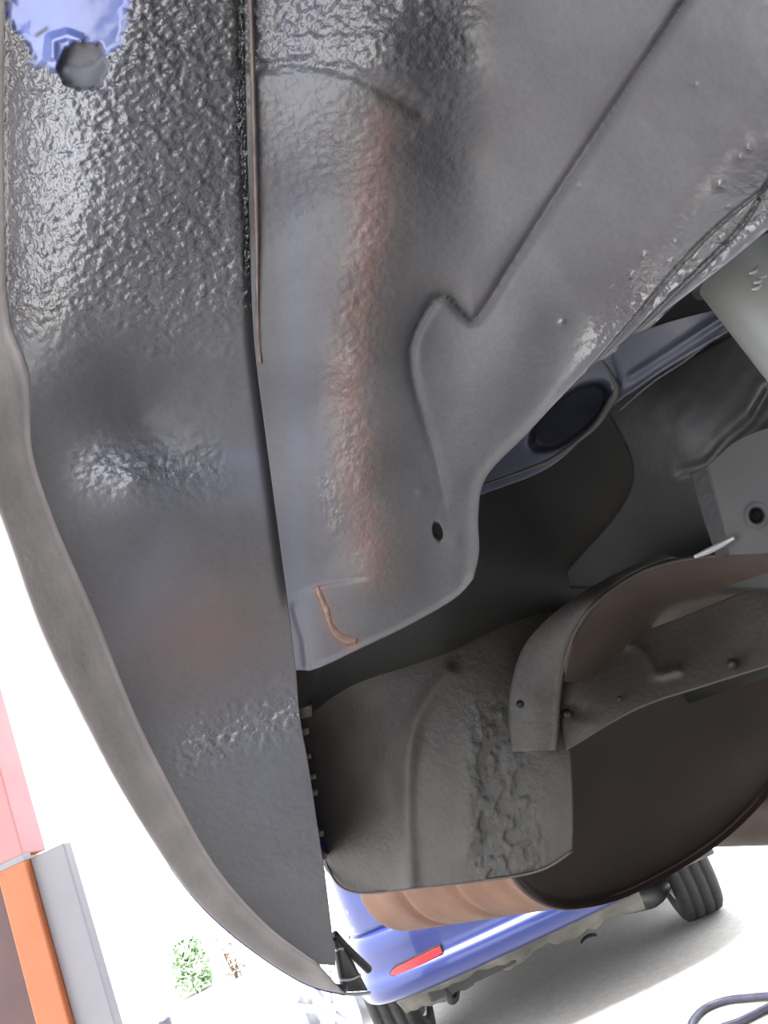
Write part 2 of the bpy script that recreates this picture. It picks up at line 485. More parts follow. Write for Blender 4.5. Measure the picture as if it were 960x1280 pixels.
for ln, dep, w in (([(738, 462), (790, 402), (850, 331), (905, 276), (965, 228)], .0035, 2.6), ([(770, 440), (830, 380), (890, 322), (925, 285), (944, 258), (955, 235), (985, 190)], .004, 2.6)):
    ld, _ = dist_poly(PX, PY, spline(ln, 50))
    D = D + dep * np.exp(-(ld / w) ** 2)
# rolled lower flange, lap joint, hole, dents
ed, _ = dist_poly(PX, PY, spline(edge_r, 80))
D = D + .022 * np.exp(-(ed / 75) ** 2) * sstep(560, 700, PX) - .003 * np.exp(-(ed / 10) ** 2)
eb, _ = dist_poly(PX, PY, spline(edge_b, 80))
D = D - .003 * np.exp(-(eb / 5) ** 2) * sstep(380, 400, PX)
ld, ls = dist_poly(PX, PY, [(300, 775), (345, 757), (362, 744), (400, 732), (470, 722)])
D = D - .0025 * sstep(4, 40, dist_poly(PX, PY, seam)[0]) * sstep(-3, 3, ls * ld) * (1 - sstep(440, 500, PX)) * (PX > 300)
vd, _ = dist_poly(PX, PY, [(368, 760), (380, 800), (384, 832)])
D = D + .0025 * np.exp(-(vd / 5) ** 2)
hol = np.hypot((PX - 547) * .93 - (PY - 664) * .30, ((PY - 664) * .93 + (PX - 547) * .30) * .55)
D = D + .016 * (1 - sstep(4.6, 6.6, hol))
ud, _ = dist_poly(PX, PY, [(310, 84), (380, 78), (440, 90), (500, 125), (525, 140)])
D = D + .003 * np.exp(-(ud / 9) ** 2)
D = D + .0035 * (1 - np.exp(-(dist_poly(PX, PY, seam)[0] / 12) ** 2)) * 0
rough = (.75 * (1 - sstep(80, 92, PY)) * (1 - sstep(560, 620, PX)) + .45 * (1 - sstep(120, 420, PY)) * (1 - sstep(560, 640, PX)))
ridge, _ = dist_poly(PX, PY, [(520, -80), (480, 150), (455, 350), (436, 480), (445, 600), (470, 710)])
rough = np.clip(np.maximum(rough, .5 * np.exp(-(ridge / 34) ** 2)), 0, 1)
patchw, _ = dist_poly(PX, PY, [(408, 605), (420, 660)])
rough = np.maximum(rough, .7 * np.exp(-(patchw / 14) ** 2))
edge_wet = np.exp(-(ed / 50) ** 2) * sstep(690, 760, PX) * sstep(3, 22, ed)
sp = fbm(PX / 11, PY / 8, 2)
rough = np.maximum(rough, .8 * edge_wet) * sstep(0, 14, np.minimum(ed, eb + 20 * (PY < 600)))
D = D - rough * .0028 * (fbm(PX / 9.0, PY / 6.0) - .5) - .0015 * (fbm(PX / 60, PY / 60) - .5)
blobs = np.zeros_like(D)
for (x, y, r, hgt) in [(900, 232, 6, .0022), (805, 320, 4, .0018), (788, 345, 5, .0022), (702, 403, 4, .002), (845, 303, 4, .0012), (935, 185, 5, .0012), (925, 197, 4, .0012), (868, 106, 4, .001), (560, 132, 4, .001), (720, 232, 5, .0008), (526, 615, 6, .0012), (568, 676, 8, .001), (520, 168, 4, .001)]:
    blobs += hgt * np.exp(-((PX - x) ** 2 + (PY - y) ** 2) / r ** 2)
rr = np.random.RandomState(5)
for k in range(70):
    tt = .14 + .86 * rr.rand(); q = np.array([742, 456]) * (1 - tt) + np.array([965, 275]) * tt + rr.randn(2) * np.array([22, 16]) - np.array([14, 12])
    blobs += (.0005 + .0008 * rr.rand()) * np.exp(-(((PX - q[0]) * .7 + (PY - q[1]) * .7) ** 2 / 9 + ((PX - q[0]) * .7 - (PY - q[1]) * .7) ** 2 / 30))
blobs = blobs * sstep(1, 7, ed)
D = D - blobs
warm_tint = np.clip(.8 * np.exp(-(ridge / 30) ** 2) * sstep(90, 170, PY) * (.35 + .9 * fbm(PX / 16, PY / 22)), 0, .85)  # warm reflection along the ridge, painted into the colour
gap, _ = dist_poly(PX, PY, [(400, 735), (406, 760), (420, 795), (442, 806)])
warm_tint = np.maximum(warm_tint, .95 * np.exp(-(gap / 9) ** 2))  # red reflection at the bottom lap, painted in as well
warm_tint = np.maximum(warm_tint, .45 * np.exp(-((PX - 345) / 30) ** 2 - ((PY - 820) / 30) ** 2))
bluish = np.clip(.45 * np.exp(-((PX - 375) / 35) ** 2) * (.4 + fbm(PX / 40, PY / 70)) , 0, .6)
wet = np.clip(np.maximum(.6 * rough, edge_wet) + sstep(.0004, .0012, blobs) + .35 * sstep(640, 800, PX), 0, 1)
inner = patch('inner_wheelhouse', PX, PY, D, UNDERCOAT, car, .0025, dict(warm_tint=warm_tint, paint=np.zeros_like(D), rough=rough, wet=wet, bluish=bluish))
inner['label'] = 'grey undercoated inner panel with a ridge and drain hole'

# --- coppery highlight at the bottom lap, put in as a coloured strip
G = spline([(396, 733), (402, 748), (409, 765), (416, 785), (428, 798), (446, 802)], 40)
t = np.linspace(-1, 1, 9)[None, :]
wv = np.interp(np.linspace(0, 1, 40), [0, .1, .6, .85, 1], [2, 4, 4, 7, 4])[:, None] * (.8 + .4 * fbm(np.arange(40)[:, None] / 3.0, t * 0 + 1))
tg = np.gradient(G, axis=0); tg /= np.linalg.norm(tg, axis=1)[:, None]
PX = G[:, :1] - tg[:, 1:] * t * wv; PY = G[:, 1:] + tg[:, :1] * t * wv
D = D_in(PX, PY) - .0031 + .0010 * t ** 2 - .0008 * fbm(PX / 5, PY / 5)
put(patch('copper_highlight', PX, PY, D, COPPER, None, .0006), inner)

# --- pinched seam flange between the two halves
S = spline([(x + 7, y) for x, y in seam], 160)
S = S[S[:, 1] < 460]
t = np.linspace(0, 1, 5)[None, :]
PX = S[:, 0:1] - 1 + 7 * t * (1 - .95 * sstep(250, 458, S[:, 1:2])); PY = S[:, 1:2] + 0 * t
D = D_in(PX, PY) - .0004 - .0032 * np.sin(np.pi * (t * .8 + .1)) * (1 - .9 * sstep(200, 480, PY)) - .0003 * fbm(PX / 8, PY / 8)
patch('seam_flange', PX, PY, D, PINK, car, .002)

# --- unseen body boxes added to keep light out of the well and underbody
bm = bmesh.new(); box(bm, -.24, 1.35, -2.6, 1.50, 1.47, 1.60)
bm_obj('added_body_blocker', bm, DARK, car, bevel=.03)
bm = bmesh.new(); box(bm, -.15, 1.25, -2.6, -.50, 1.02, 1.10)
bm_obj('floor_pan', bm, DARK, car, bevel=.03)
bm = bmesh.new(); box(bm, .55, 1.25, -.50, 1.40, .86, 1.14)  # unseen box added to block light from the right
bm_obj('underbody_blocker', bm, DARK, car, bevel=.03)
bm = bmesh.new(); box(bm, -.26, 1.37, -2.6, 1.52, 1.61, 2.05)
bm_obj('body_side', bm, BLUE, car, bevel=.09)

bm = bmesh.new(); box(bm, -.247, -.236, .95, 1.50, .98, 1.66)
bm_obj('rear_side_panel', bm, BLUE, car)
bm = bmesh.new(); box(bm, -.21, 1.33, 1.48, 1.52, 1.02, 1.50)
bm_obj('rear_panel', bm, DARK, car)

# --- underside of the boot floor behind the wheel well
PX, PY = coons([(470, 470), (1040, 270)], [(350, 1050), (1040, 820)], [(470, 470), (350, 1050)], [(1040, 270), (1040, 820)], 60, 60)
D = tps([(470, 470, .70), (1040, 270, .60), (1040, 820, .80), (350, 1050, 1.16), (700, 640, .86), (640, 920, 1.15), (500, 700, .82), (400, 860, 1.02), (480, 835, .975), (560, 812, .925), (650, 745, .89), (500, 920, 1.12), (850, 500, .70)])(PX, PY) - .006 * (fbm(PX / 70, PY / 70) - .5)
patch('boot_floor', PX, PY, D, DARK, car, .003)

# --- chassis leg (grey wall behind the bracket)
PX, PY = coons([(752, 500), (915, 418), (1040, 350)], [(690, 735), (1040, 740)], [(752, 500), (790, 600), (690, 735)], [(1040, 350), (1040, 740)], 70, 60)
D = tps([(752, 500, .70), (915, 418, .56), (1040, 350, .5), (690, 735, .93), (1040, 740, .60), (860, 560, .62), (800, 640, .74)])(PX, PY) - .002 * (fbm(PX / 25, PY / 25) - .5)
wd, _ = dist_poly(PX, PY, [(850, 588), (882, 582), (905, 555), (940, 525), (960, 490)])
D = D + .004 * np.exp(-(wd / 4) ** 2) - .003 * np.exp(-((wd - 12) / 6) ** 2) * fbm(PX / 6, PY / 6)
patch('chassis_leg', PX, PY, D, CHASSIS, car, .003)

# --- frame rail with pressed ribs and a round cut-out
PX, PY = coons([(590, 575), (700, 480), (742, 440), (830, 404), (925, 380)], [(590, 622), (690, 582), (770, 505), (830, 460), (925, 405)], [(590, 575), (590, 622)], [(925, 380), (925, 405)], 130, 40)
D = tps([(590, 575, .66), (590, 622, .66), (742, 440, .55), (770, 505, .58), (925, 380, .48), (925, 405, .48)])(PX, PY)
for ln in ([(790, 470), (905, 395)], [(775, 500), (910, 412)]):
    ld, _ = dist_poly(PX, PY, ln); D = D - .004 * np.exp(-(ld / 5) ** 2)
ov = np.hypot(((PX - 712) * .77 - (PY - 520) * .64) / 62, ((PX - 712) * .64 + (PY - 520) * .77) / 26)
D = D + .05 * (1 - sstep(.85, 1.05, ov))
rail = patch('frame_rail', PX, PY, D, RAILBLUE, car, .003)
tube('cutout_edge', at(*np.array([(752, 449), (764, 468), (771, 487), (762, 505), (744, 532), (716, 556), (690, 574), (650, 590), (604, 606)], float).T, np.linspace(.54, .64, 9)), [.0006, .0014, .003, .0025, .0014, .002, .0016, .001, .0008], GREY, None, 60, 8).parent = rail
e2 = tube('rail_edge', at(*np.array([(775, 512), (815, 478), (860, 448), (912, 405)], float).T, [.575, .55, .52, .48]), .0010, GREY, None, 30, 8); e2.parent = rail

# --- bracket with a bolt hole, bent from plate
PX, PY = coons([(884, 582), (925, 548), (1010, 520)], [(912, 694), (1010, 690)], [(884, 582), (900, 640), (912, 694)], [(1010, 520), (1010, 690)], 90, 90)
D = tps([(884, 582, .555), (1010, 520, .50), (912, 694, .56), (1010, 690, .52)])(PX, PY)
hol = np.hypot(PX - 946, (PY - 644) * .95)
D = D + .02 * (1 - sstep(6.5, 9.5, hol)) - .0012 * np.exp(-((hol - 13) / 3) ** 2)
wl, _ = dist_poly(PX, PY, [(925, 560), (960, 620), (1000, 700)])
brk = patch('bracket', PX, PY, D, BRKM, car, .004)
PX, PY = coons([(862, 592), (884, 582)], [(896, 698), (914, 690)], [(862, 592), (876, 640), (896, 698)], [(884, 582), (900, 640), (914, 690)], 14, 60)
D = .560 + .0 * PX + .03 * (1 - np.linspace(0, 1, 14))[None, :] - .002 * fbm(PX / 7, PY / 7)
fl = patch('bracket_flange', PX, PY, D, BRKM, None, .003, None); fl.parent = brk
b2 = tube('highlight_bead', at(*np.array([(868, 696), (885, 689), (905, 679), (918, 672)], float).T, [.556, .555, .553, .55]), [.0012, .0022, .002, .0012], EDGE, None, 24, 8); b2.parent = brk  # highlight on the bottom flange, put in as a pale bead

# --- shock absorber beside the frame rail
t0, t1 = at(870, 262, .44), at(1090, 537, .40)
shock = empty('shock_absorber', tuple(t1))
tag(shock, 'grey shock absorber tube above the holed bracket', 'shock absorber')
ax = (t1 - t0)
tube('damper_tube', [t0 + ax * k for k in (0, .05, .5, 1)], .0235, DAMPER, shock, 24, 28)
tube('dust_cover', [t0 - ax * .2, t0 + ax * .05, t0 + ax * .27], .0265, CHASSIS, shock, 12, 28)
for (x, y) in ((944, 340), (950, 352), (957, 346), (948, 360)):
    c = at(x, y, .403)
    tube('glint_blob', [c + np.array([-.003, 0, .001]), c, c + np.array([.003, 0, .002])], [.0007, .0013, .0006], EDGE, shock, 6, 8)  # glints on the damper, put in as pale blobs

# --- black bumper mount at the tip of the quarter panel
mnt = []
PX, PY = np.meshgrid(np.linspace(0, 1, 6), np.linspace(0, 1, 10))
qx = (1-PX)*((1-PY)*420 + PY*430) + PX*((1-PY)*436 + PY*460); qy = (1-PX)*((1-PY)*1172 + PY*1240) + PX*((1-PY)*1192 + PY*1238)
plate = patch('bumper_mount', qx, qy, .70 + .02 * PX + 0 * PY, BLACK, car, .004)
o = tube('mount_rod', at(*np.array([(418, 1168), (436, 1188), (461, 1212)], float).T, [.71, .72, .735]), .0035, BLACK, None, 14, 10); o.parent = plate
o = tube('mount_tab', at(*np.array([(424, 1225), (438, 1224), (450, 1219)], float).T, [.695, .70, .71]), .0012, EDGE, None, 12, 8); o.parent = plate
o = tube('mount_edge', at(*np.array([(426, 1242), (445, 1243), (462, 1241)], float).T, [.69, .70, .715]), .0013, EDGE, None, 12, 8); o.parent = plate
o = tube('mount_tab', at(*np.array([(420, 1188), (426, 1185), (430, 1186)], float).T, [.695, .70, .70]), .0012, EDGE, None, 10, 8); o.parent = plate

# ------------------------------------------------------------------ heat shield around the muffler
hs = empty('heat_shield', tuple(at(560, 1110, .9)))
tag(hs, 'flaking brown sheet metal heat shield hanging beside the muffler', 'heat shield')
PX, PY = coons([(345, 770), (500, 700), (760, 690)], [(408, 1088), (424, 1106), (446, 1116), (520, 1110), (610, 1100), (668, 1090), (690, 1080), (715, 1063)],
               [(345, 770), (360, 950), (388, 1050), (408, 1088)], [(760, 690), (705, 860), (713, 945), (716, 1020), (715, 1063)], 180, 170)
D = tps([(345, 770, 1.10), (500, 700, 1.05), (760, 690, 1.0), (640, 760, .93), (360, 950, 1.08), (412, 1088, 1.0), (715, 1063, .80), (713, 945, .81), (450, 950, .985), (500, 950, .925), (560, 950, .885), (640, 950, .845), (640, 1080, .835), (500, 1100, .92), (450, 1110, .97), (560, 820, .93), (500, 820, .98)])(PX, PY)
rd, _ = dist_poly(PX, PY, spline([(560, 840), (520, 900), (508, 980), (512, 1108)], 30)); D = D - .009 * np.exp(-(rd / 11) ** 2)
rd, _ = dist_poly(PX, PY, spline([(640, 820), (600, 900), (586, 970), (590, 1060)], 30)); D = D - .004 * np.exp(-(rd / 14) ** 2)
fl = sstep(570, 600, PX) * (1 - sstep(650, 700, PX)) * sstep(850, 900, PY)
crust = fbm(PX / 11, PY / 18, 4)
D = D - .0022 * fl * sstep(.45, .65, crust) - .0015 * (fbm(PX / 40, PY / 40) - .5)
side = patch('side_panel', PX, PY, D, SHIELD, hs, .002, dict(flake=fl))
side['label'] = 'upright side panel with flaking coating'
be = [(405, 1070), (412, 1089), (424, 1107), (446, 1116), (520, 1110), (610, 1100), (668, 1090), (690, 1081), (715, 1064)]
fE = tps([(412, 1088, 1.0), (446, 1116, .965), (520, 1110, .915), (610, 1100, .85), (668, 1090, .82), (715, 1064, .797)])
bx, by = np.array(be, float).T
o = tube('rolled_edge', at(bx, by, fE(bx, by) - .002), .0013, SHIELDIN, None, 60, 8); o.parent = side
# curved band (front rim) sweeping up over the muffler
bo = spline([(830, 690), (760, 722), (700, 760), (656, 805), (638, 860), (636, 905), (640, 940)], 80)
bi = spline([(850, 700), (800, 716), (745, 755), (715, 800), (703, 850), (700, 900), (695, 938)], 80)
t = np.linspace(0, 1, 24)[None, :]
PX = bo[:, :1] * (1-t) + bi[:, :1] * t; PY = bo[:, 1:] * (1-t) + bi[:, 1:] * t
D = tps([(830, 690, .66), (760, 722, .73), (656, 805, .815), (638, 860, .83), (640, 940, .83), (850, 700, .63), (745, 755, .70), (703, 850, .775), (695, 938, .79)])(PX, PY)
D = D - .008 * np.sin(np.pi * t) - .003 * np.exp(-((t - .95) / .04) ** 2) - .0012 * fbm(PX / 12, PY / 12)
patch('front_rim', PX, PY, D, SHIELD, hs, .002, dict(flake=.5 * sstep(800, 900, PY)))
for (x, y) in ((650, 880), (686, 872)):
    tube('rivet', [at(x, y, .80), at(x, y, .792)], [.004, .003], BROWN, hs, 0, 12)
# roof of the shield, seen from inside
PX, PY = coons([(850, 700), (905, 692), (1040, 660)], [(703, 852), (760, 862), (840, 850), (1040, 760)], [(850, 700), (800, 716), (745, 755), (715, 800), (703, 852)], [(1040, 660), (1040, 760)], 90, 70)
D = tps([(850, 700, .63), (745, 755, .70), (703, 852, .775), (1040, 660, .50), (1040, 760, .72), (840, 850, .86), (760, 862, .83), (850, 770, .79), (950, 740, .70)])(PX, PY)
patch('roof_panel', PX, PY, D, SHIELDIN, hs, .002)
rx, ry = np.array([(695, 938), (702, 850), (715, 800), (745, 755), (800, 716), (850, 700), (905, 692), (1000, 668)], float).T
tube('roof_edge', at(rx, ry, np.array([.786, .772, .735, .697, .66, .627, .59, .53])), .0022, BROWN, hs, 60, 8)
# shelf under the roof with a pressed rib and bolt
PX, PY = coons([(703, 850), (740, 803), (800, 790), (900, 752), (1040, 690)], [(708, 938), (800, 884), (880, 857), (1040, 808)], [(703, 850), (700, 900), (708, 938)], [(1040, 690), (1040, 808)], 120, 60)
D = tps([(703, 850, .80), (740, 803, .82), (800, 790, .80), (1040, 690, .62), (708, 938, .785), (800, 884, .74), (880, 857, .70), (1040, 808, .62)])(PX, PY)
for ln in ([(740, 806), (790, 806), (812, 826), (820, 842), (846, 838)],):
    ld, _ = dist_poly(PX, PY, spline(ln, 30)); D = D - .007 * np.exp(-(ld / 7) ** 2)
D = D + .004 * np.exp(-((PX - 720) / 20) ** 2 - ((PY - 890) / 9) ** 2)
patch('shelf_panel', PX, PY, D, SHIELD, hs, .002, dict(flake=np.zeros_like(D)))
tube('bolt', [at(915, 830, .69), at(915, 830, .672)], [.005, .0045], BROWN, hs, 0, 6)
tube('bolt', [at(775, 873, .755), at(775, 873, .74)], [.003, .0025], BROWN, hs, 0, 6)
tube('bolt', [at(708, 892, .79), at(712, 893, .772)], [.005, .004], BROWN, hs, 0, 6)

# ------------------------------------------------------------------ muffler
mf = empty('muffler', tuple(at(700, 1130, .9)))
tag(mf, 'rusty oval muffler with dark end cap behind the heat shield', 'muffler')
face = spline([(632, 1080), (652, 1108), (676, 1126), (700, 1133), (730, 1131), (768, 1122), (820, 1098), (880, 1062), (922, 1028), (962, 984), (1000, 925), (1015, 860), (990, 815), (920, 815), (840, 838), (760, 872), (680, 925), (640, 985), (625, 1040), (632, 1080)], 97)[:-1]
Df = tps([(640, 1090, .88), (700, 1133, .89), (880, 1062, .95), (1000, 925, 1.0), (640, 985, .89), (840, 838, .96)])
ring0 = at(face[:, 0], face[:, 1], Df(face[:, 0], face[:, 1]))
nR = len(ring0)
cen = ring0.mean(0)
tgt = at(488, 1168, 1.30); src = at(700, 1133, .89)
Vx = tgt - src
rings = []
# end cap: domed disc inside the rim
for k, (s, off) in enumerate([(q, .03 * (1 - q ** 3)) for q in np.linspace(.0005, .94, 14)] + [(.965, .002), (.98, -.006), (1.0, -.008)]):
    n = np.cross(ring0[0] - cen, ring0[20] - cen); n /= np.linalg.norm(n)
    if n @ (CC - cen) > 0: n = -n
    rings.append(cen + (ring0 - cen) * s + n * off)
V = np.concatenate(rings); F = grid_faces(len(rings), nR, True)
mesh_obj('end_cap', V, F, BROWN, mf)
rings = []
for s in np.linspace(0, 1, 70):
    sc = 1 + .012 * math.exp(-(s / .03) ** 2) - .02 * s
    for q in (.30, .62): sc -= .02 * math.exp(-((s - q) / .025) ** 2)
    if s > .92: sc *= math.sqrt(max(0, 1 - ((s - .92) / .085) ** 2)) * .35 + .65
    rings.append(cen + (ring0 - cen) * sc + Vx * s)
V = np.concatenate(rings); F = grid_faces(len(rings), nR, True); F.append(tuple((len(rings)-1)*nR + k for k in range(nR)))
mesh_obj('shell', V, F, RUST, mf)
tube('rim_seam', np.vstack([ring0, ring0[:1]]), .004, SHIELDIN, mf, 140, 8)
px_ = [(850, 1012), (920, 1008), (1000, 1004), (1100, 998)]
tube('inlet_pipe', at(*np.array(px_, float).T, [1.16, 1.12, 1.08, 1.02]), .050, SHIELDIN, mf, 30, 24)
tube('hanger_rod', at(*np.array([(640, 1040), (650, 900), (700, 800)], float).T, [1.0, 1.02, 1.0]), .005, BROWN, mf, 20, 8)

# ------------------------------------------------------------------ orange post of the lift
pb = on_plane(40, 1160, 1, 2.07)
post = empty('lift_post', (pb[0], 2.07, .004))
tag(post, 'orange and grey steel lift post standing against the bright daylight', 'post')
cx = pb[0]
def pbox(name, x0, x1, y0, y1, z0, z1, m, bev=.004):
    bm = bmesh.new(); box(bm, cx + x0, cx + x1, 2.07 + y0, 2.07 + y1, z0, z1)
    return bm_obj(name, bm, m, post, bevel=bev)
pbox('base_plate', -.26, .24, -.16, .30, .004, .014, POSTGREY)
pbox('face_plate', -.045, .032, -.01, .10, .014, 1.255, ORANGE)
pbox('face_plate', -.045, .032, -.01, .10, 1.26, 2.9, PINKBLOOM)
pbox('side_channel', .032, .125, .012, .05, .014, 1.248, POSTGREY)
pbox('rear_channel', -.22, -.045, .02, .11, .014, 2.9, MAROON)
pbox('joint_band', -.048, .034, -.014, .02, 1.246, 1.262, POSTGREY, .002)
for z in (.78, .42):
    tube('bolt', [np.array([cx + .0, 2.06, z]), np.array([cx + .0, 2.05, z])], .011, ORANGE, post, 0, 6)

# ------------------------------------------------------------------ blue car parked behind
bc = empty('parked_car', (-.17, 5.2, 0))
tag(bc, 'parked blue car with a red bumper reflector seen under the muffler', 'car')
X0, X1, Y0, Y1 = -.985, .70, 3.60, 7.45
def plan(n):
    """rear end of the car in plan: left side, rounded corner, bowed rear face, corner, right side"""
    pts = [(X0 + .02, Y1), (X0, 6.0), (X0, 4.5), (X0 + .01, 4.1), (X0 + .035, 3.90), (X0 + .11, 3.74), (X0 + .24, 3.655), (X0 + .5, 3.61), ((X0 + X1)/2, Y0),
           (X1 - .5, 3.61), (X1 - .24, 3.655), (X1 - .11, 3.74), (X1 - .035, 3.90), (X1 - .01, 4.1), (X1, 4.5), (X1, 6.0), (X1 - .02, Y1)]
    return spline(pts, n)
PL = plan(220)
mid = np.array([(X0 + X1) / 2, 0])
tang = np.gradient(PL, axis=0); tang /= np.linalg.norm(tang, axis=1)[:, None]
inw = np.stack([tang[:, 1], -tang[:, 0]], 1)
inw[(inw * (np.array([mid[0], 5.5]) - PL)).sum(1) < 0] *= -1
rearness = np.clip(-tang[:, 0] * 0 + np.abs(tang[:, 0]), 0, 1)
WHEELS = [(-.985 + .10, 4.30), (.70 - .155, 4.30), (-.885, 6.75), (.53, 6.75)]
def strip(name, prof, m, arch=True, i0=0, i1=220, thick=.003, parent=bc):
    """prof: (z, inset at the sides, inset at the rear)"""
    rows = []
    for (z, si, ri) in prof:
        ins = (si * (1 - rearness) + ri * rearness)[i0:i1, None]
        q = PL[i0:i1] + inw[i0:i1] * ins
        rows.append(np.column_stack([q, np.full(len(q), z)]))
    V = np.concatenate(rows); n = i1 - i0
    F = []
    for f in grid_faces(len(rows), n):
        c = V[list(f)].mean(0)
        if arch and any(math.hypot(c[1] - wy, c[2] - .29) < .345 for _, wy in WHEELS) and abs(c[0] - mid[0]) > .5 and c[1] > 3.9: continue
        F.append(f)
    return mesh_obj(name, V, F, m, parent, thick=thick)
def dens(prof, k=4):
    p = np.array(prof); return spline(p, len(prof) * k)
bumper = strip('rear_bumper', dens([(.315, .03, .045), (.33, .008, .012), (.36, 0, 0), (.395, .0, .002), (.404, .003, .008), (.428, .012, .030), (.47, .014, .034), (.53, .018, .036), (.565, .03, .05), (.58, .06, .085)], 3), BLUE)
bumper['label'] = 'blue rear bumper cover'
strip('body_panel', dens([(.575, .035, .085), (.62, .02, .09), (.75, .012, .10), (.90, .02, .115), (.96, .05, .15), (.98, .07, .17)], 3), BLUE)
strip('window_band', dens([(.978, .072, .175), (1.15, .14, .32), (1.34, .23, .56)], 3), GLASS_DARK, arch=False)
rf = dens([(1.34, .225, .55), (1.39, .27, .64), (1.42, .40, .85), (1.43, .6, 1.1)], 3)
strip('roof', rf, BLUE, arch=False)
nside = int((PL[:110, 1] > 4.7).sum())
for i0, i1 in ((0, nside), (220 - nside, 220)):
    strip('side_sill', dens([(.22, .05, .14), (.25, .035, .12), (.30, .04, .10), (.33, .045, .09)], 2), GREYPLASTIC, i0=i0, i1=i1)
# dusty lower valance with its uneven edge
n = 120; xs = np.linspace(X0 + .20, X1 - .42, n); rows = []
for k in range(8):
    t = k / 7; zz = .322 - t * (.02 + .10 * fbm(xs * 7, xs * 0 + 2.2) + .02 * vnoise(xs * 31, xs * 0)) ; yy = 3.655 + .10 * t + .05 * ((xs - mid[0]) / .6) ** 2 + .02 * fbm(xs * 14, np.full(n, t * 4))
    rows.append(np.column_stack([xs, yy, zz]))
mesh_obj('valance', np.concatenate(rows), grid_faces(8, n), GREYPLASTIC, bc, thick=.01)
# floor pan, axle, exhaust
bm = bmesh.new(); box(bm, X0 + .10, X1 - .10, 3.78, Y1, .33, .36); bm_obj('floor_pan', bm, CHASSIS, bc)
tube('axle_beam', [(-.8, 4.32, .27), (-.15, 4.36, .25), (.46, 4.32, .27)], .035, CHASSIS, bc, 20, 12)
pr = on_plane(800, 1108, 1, 3.80)
tube('tailpipe', [pr + np.array([-.02, .0, .028]), pr + np.array([-.02, .12, .03]), pr + np.array([-.05, .6, .04])], [.036, .036, .03], RUST, bc, 16, 20, caps=False)
o = tube('tailpipe_lip', [pr + np.array([-.02 + .036 * math.cos(a), -.002, .028 + .036 * math.sin(a)]) for a in np.linspace(0, 2*math.pi, 25)], .004, RUST, bc, 0, 8)
tube('suspension_arm', [(.25, 3.95, .24), (.36, 4.1, .20), (.47, 4.26, .2)], [.045, .05, .03], CHASSIS, bc, 14, 12)
tube('tow_eye', [(-.58, 3.74, .30), (-.585, 3.72, .24), (-.57, 3.76, .225), (-.55, 3.80, .25)], .014, BLACK, bc, 16, 8)
bm = bmesh.new(); box(bm, -.66, -.28, 3.72, 3.80, .255, .31); bm_obj('undertray', bm, BLACK, bc, bevel=.01)
# mud flap and inner arch by the far wheel
bm = bmesh.new(); box(bm, .40, .66, 3.92, 3.94, .275, .36); bm_obj('mud_flap', bm, GREYPLASTIC, bc, bevel=.008)
# reflector
a = on_plane(488, 1227, 1, 3.63); b = on_plane(553, 1191, 1, 3.63)
def bumper_y(x, ri):
    q = PL[PL[:, 1] < 3.9]
    return float(np.interp(x, q[:, 0], q[:, 1])) + ri
def reflector(name, m, grow, depth):
    n = 24; V = []; F = []
    zc0, zc1, hh = .412, .440, .0165
    for k in range(n + 1):
        u = k / n; x = a[0] - grow + (b[0] - a[0] + 2*grow) * u
        half = (hh + grow) * min(1, math.sqrt(max(1e-4, min(u, .16) / .16)) ) * (1 if u < .95 else .9)
        zc = zc0 + (zc1 - zc0) * u * .35 + .008
        for (dy, s) in ((0.012, -1), (-depth, -.85), (-depth, .85), (0.012, 1)):
            V.append((x, bumper_y(x, .022) + dy, zc + s * half))
    F = grid_faces(n + 1, 4, True); F.append((0, 1, 2, 3)); F.append(tuple(n*4 + k for k in range(4))[::-1])
    o = mesh_obj(name, V, F, m, None, smooth=False); o.parent = bumper; o.matrix_parent_inverse = Matrix.Identity(4)
    return o
reflector('reflector_bezel', BLACK, .005, .002)
reflector('reflector', RED, 0, .008)['label'] = 'red reflector strip'
# lamp cluster at the rear corner
for (x, y, r) in ((434, 1140, .028), (441, 1160, .022)):
    c = on_plane(x, y, 1, 3.84)
    lathe('tail_lamp', [(0, r*.2), (.004, r*.9), (.012, r), (.03, r*.9), (.03, r*.2)], c, LAMP, bc, 24)
